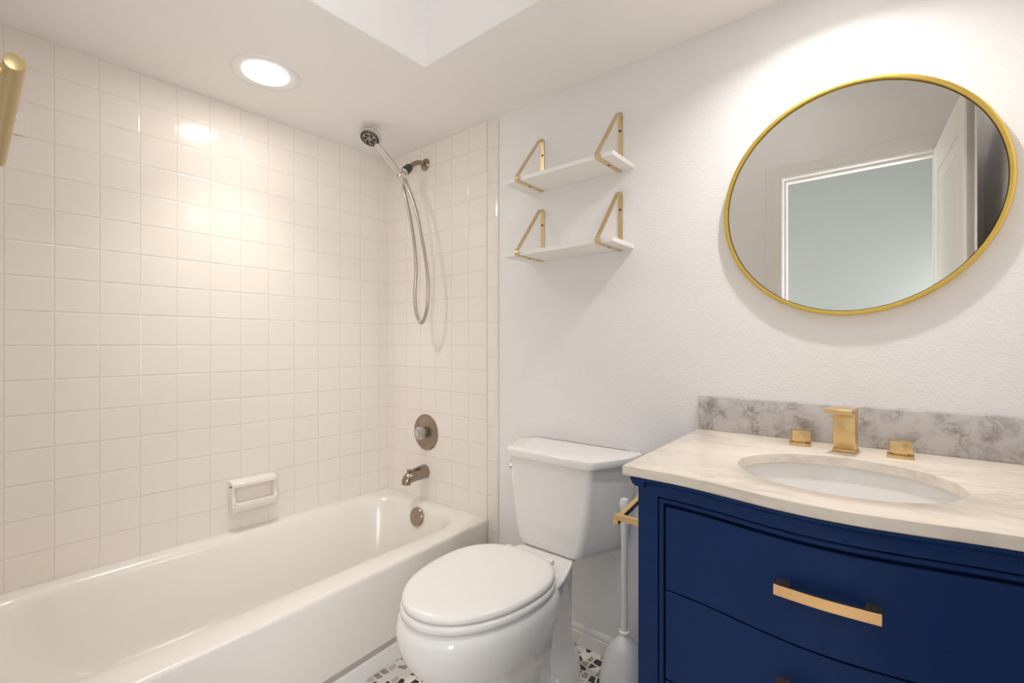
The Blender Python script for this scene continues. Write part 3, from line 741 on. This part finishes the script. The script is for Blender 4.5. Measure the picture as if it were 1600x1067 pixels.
# bead round the drawer opening
mb = MB()
def bead(mb, x0, x1, z0, z1, w, o):
    curved(mb, x0, x1, z1-w, z1, o, 0.03, 36, 0.002); 
    curved(mb, x0, x0+w, z0, z1-w, o, 0.03, 2, 0.002); curved(mb, x1-w, x1, z0, z1-w, o, 0.03, 2, 0.002)
bead(mb, FX0+0.003, FX1-0.003, FZ+0.132, FTz-0.003, 0.009, FO+0.001)
mb.build('bead', M['navy'], t)
# drawers with pulls
dz = [(-0.341, -0.5145), (-0.5175, -0.702), (-0.705, FZ+0.134)]
for k, (za, zb) in enumerate(dz):
    mb = MB(); curved(mb, FX0+0.0165, FX1-0.0165, zb, za, FO+0.003, 0.032, 36, 0.0015)
    dr = mb.build('drawer', M['navy'], t)
    hz = (-0.408, -0.580, -0.79)[k]; hx0, hx1 = -0.1735, -0.0265; hw = 0.0185
    mb = MB(); R = []
    for i in range(25):
        f = i/24; x = hx0+(hx1-hx0)*f; b_ = 0.005*math.sin(PI*f)
        y = 0.907-b_
        R.append([V(x, y, hz-hw), V(x, y, hz), V(x, y+0.005, hz), V(x, y+0.005, hz-hw)])
    mb.loft(R)
    hdl = mb.build('pull', M['pull'], dr, bev=0.0008)
    for xa in (hx0+0.001, hx1-0.021):
        mb = MB(); mb.box(xa, xa+0.02, 0.909, yf(xa+0.01, FO+0.003)+0.002, hz-hw+0.004, hz-0.001)
        mb.build('pull_post', M['pull'], hdl)

# counter with undermount oval cut-out
SCX, SCY, SA, SB_ = -0.103, 1.180, 0.190, 0.172
BX0, BX1, BYY = -0.502, 0.262, PY-0.0015
def outline(k=0.0):
    pts = []
    fx0, fx1 = -0.479+k, 0.262-k
    n = 60
    for i in range(n+1):
        x = fx0+(fx1-fx0)*i/n; pts.append(V(x, yf(x)+k, 0))
    pts += [V(fx1, BYY, 0), V(BX0+k, BYY, 0)]
    return pts
def hit(pts, c, a):
    d = V(math.cos(a), math.sin(a), 0); best = None
    for i in range(len(pts)):
        p, q = pts[i], pts[(i+1) % len(pts)]; e = q-p
        den = d.x*e.y-d.y*e.x
        if abs(den) < 1e-9: continue
        w_ = p-c; tt = (w_.x*e.y-w_.y*e.x)/den; s_ = (w_.x*d.y-w_.y*d.x)/den
        if tt > 0 and -1e-6 <= s_ <= 1+1e-6 and (best is None or tt < best): best = tt
    return c+d*best
sc = V(SCX, SCY, 0); angs = [2*PI*i/160 for i in range(160)]
for p in (outline()[0], outline()[60], outline()[61], outline()[62]): angs.append(math.atan2(p.y-SCY, p.x-SCX) % (2*PI))
angs = sorted(set(round(a, 6) for a in angs))
def oring(k, z): 
    pl = outline(k); r = [hit(pl, sc, a) for a in angs]
    for p in r: p.z = z
    return r
def iring(k, z):
    out = []
    for a in angs:
        rr_ = 1/math.sqrt((math.cos(a)/(SA+k))**2+(math.sin(a)/(SB_+k))**2)
        out.append(V(SCX+rr_*math.cos(a), SCY+rr_*math.sin(a), z))
    return out
t = thing('vanity_countertop', 'white veined marble countertop with grey marble backsplash on the navy vanity', 'countertop', (VC, 1.25, CB))
mb = MB()
mb.loft([iring(0.0, CB), iring(0.0, CT-0.003), iring(0.0009, CT-0.0009), iring(0.003, CT), oring(0.003, CT), oring(0.0009, CT-0.0009), oring(0.0, CT-0.003), oring(0.0, CB+0.002), oring(0.002, CB)], closed=True)
mb.build('slab', M['marble'], t, smooth=30)
mb = MB(); mb.box(BX0, 0.262, PY-0.021, PY-0.0005, CT+0.0002, CT+0.103, 0.002)
q = mb.build('backsplash', M['marble2'], t, smooth=40); q['label'] = 'grey mottled marble backsplash'
t = thing('sink_basin', 'white oval undermount sink basin set in the marble countertop', 'sink', (SCX, SCY, CB-0.14))
mb = MB()
def bring(k, z):
    return [V(SCX+(SA+0.012)*k*math.cos(2*PI*i/72), SCY+(SB_+0.012)*k*math.sin(2*PI*i/72), z) for i in range(72)]
inner = [(1.0, 0.0), (0.985, -0.010), (0.965, -0.030), (0.92, -0.065), (0.83, -0.098), (0.66, -0.120), (0.42, -0.131), (0.14, -0.135)]
outer = [(0.14, -0.143), (0.46, -0.139), (0.70, -0.128), (0.88, -0.104), (0.97, -0.068), (1.02, -0.030), (1.05, -0.008), (1.05, 0.0)]
mb.loft([bring(k, CB-0.0006+z) for k, z in inner+outer], closed=True)
mb.build('bowl', M['porc'], t, smooth=60)
mb = MB(); mb.lathe((SCX, SCY, CB-0.142), (0, 0, 1), [(0, 0.022), (0.006, 0.022), (0.008, 0.029), (0.0105, 0.028), (0.012, 0.018), (0.012, 0)], 28)
mb.build('drain', M['gold'], t, smooth=40)

# faucet: waterfall spout and two square handles
t = thing('faucet', 'brushed gold square waterfall faucet with two block handles on the marble countertop', 'faucet', (-0.112, 1.43, CT))
def rotz(mb, c, ang):
    bmesh.ops.rotate(mb.bm, verts=mb.bm.verts[:], cent=V(c[0], c[1], 0), matrix=Matrix.Rotation(ang, 3, 'Z'))
fc = (-0.1135, 1.432); fx0, fx1, fy = fc[0]-0.0225, fc[0]+0.0225, 1.413
mb = MB()
mb.box(fx0-0.0015, fx1+0.0015, fy-0.003, fy+0.037, CT+0.0002, CT+0.008, 0.001)
mb.box(fx0, fx1, fy, fy+0.034, CT+0.008, CT+0.1, 0.0012)
lip = [(fx0-0.008, fy-0.048), (fx1+0.004, fy-0.048), (fx1+0.001, fy+0.035), (fx0-0.001, fy+0.035)]
mb.loft([[V(x, y, CT+z) for x, y in lip] for z in (0.0985, 0.1095)])
rotz(mb, fc, math.radians(-7))
mb.build('spout', M['gold'], t, smooth=30, bev=0.0008)
for cx, cy, ra, rb in ((-0.2145, 1.455, 6, 17), (-0.0085, 1.440, 0, 4)):
    mb = MB(); mb.box(cx-0.025, cx+0.025, cy-0.022, cy+0.022, CT+0.0002, CT+0.0075, 0.0012)
    mb.box(cx-0.012, cx+0.012, cy-0.011, cy+0.011, CT+0.0075, CT+0.012)
    rotz(mb, (cx, cy), math.radians(ra))
    hdl = mb.build('handle', M['gold'], t, smooth=30)
    mb = MB(); mb.box(cx-0.0205, cx+0.0205, cy-0.018, cy+0.018, CT+0.012, CT+0.038, 0.0012); rotz(mb, (cx, cy), math.radians(rb))
    mb.build('block', M['gold'], hdl, smooth=30)
    mb = MB(); mb.lathe((cx, cy-0.0175, CT+0.025), (0, -1, 0), [(0, 0.0036), (0.002, 0.0034), (0.003, 0.002), (0.003, 0)], 12); rotz(mb, (cx, cy), math.radians(rb))
    mb.build('screw', M['chrome'], hdl, smooth=40)

# toilet paper holder on the vanity's side
t = thing('toilet_paper_holder', 'square gold toilet paper holder on the left side of the navy vanity', 'toilet paper holder', (VX0, 1.03, -0.41))
mb = MB(); hh = 0.0065; tz = -0.412
mb.box(-0.536, VX0-0.0005, 1.026, 1.039, tz-hh, tz+hh, 0.0008); mb.box(VX0-0.008, VX0-0.0002, 1.008, 1.057, tz-0.024, tz+0.024, 0.001)
mb.build('arm', M['gold'], t)
mb = MB(); mb.obox(V(-0.5300, 1.095, tz+0.002), V(0.0065, 0, 0), V(0, 0.072, 0.012), V(0, -0.001, 0.0065), 0.0008)
mb.build('roll_bar', M['gold'], t)
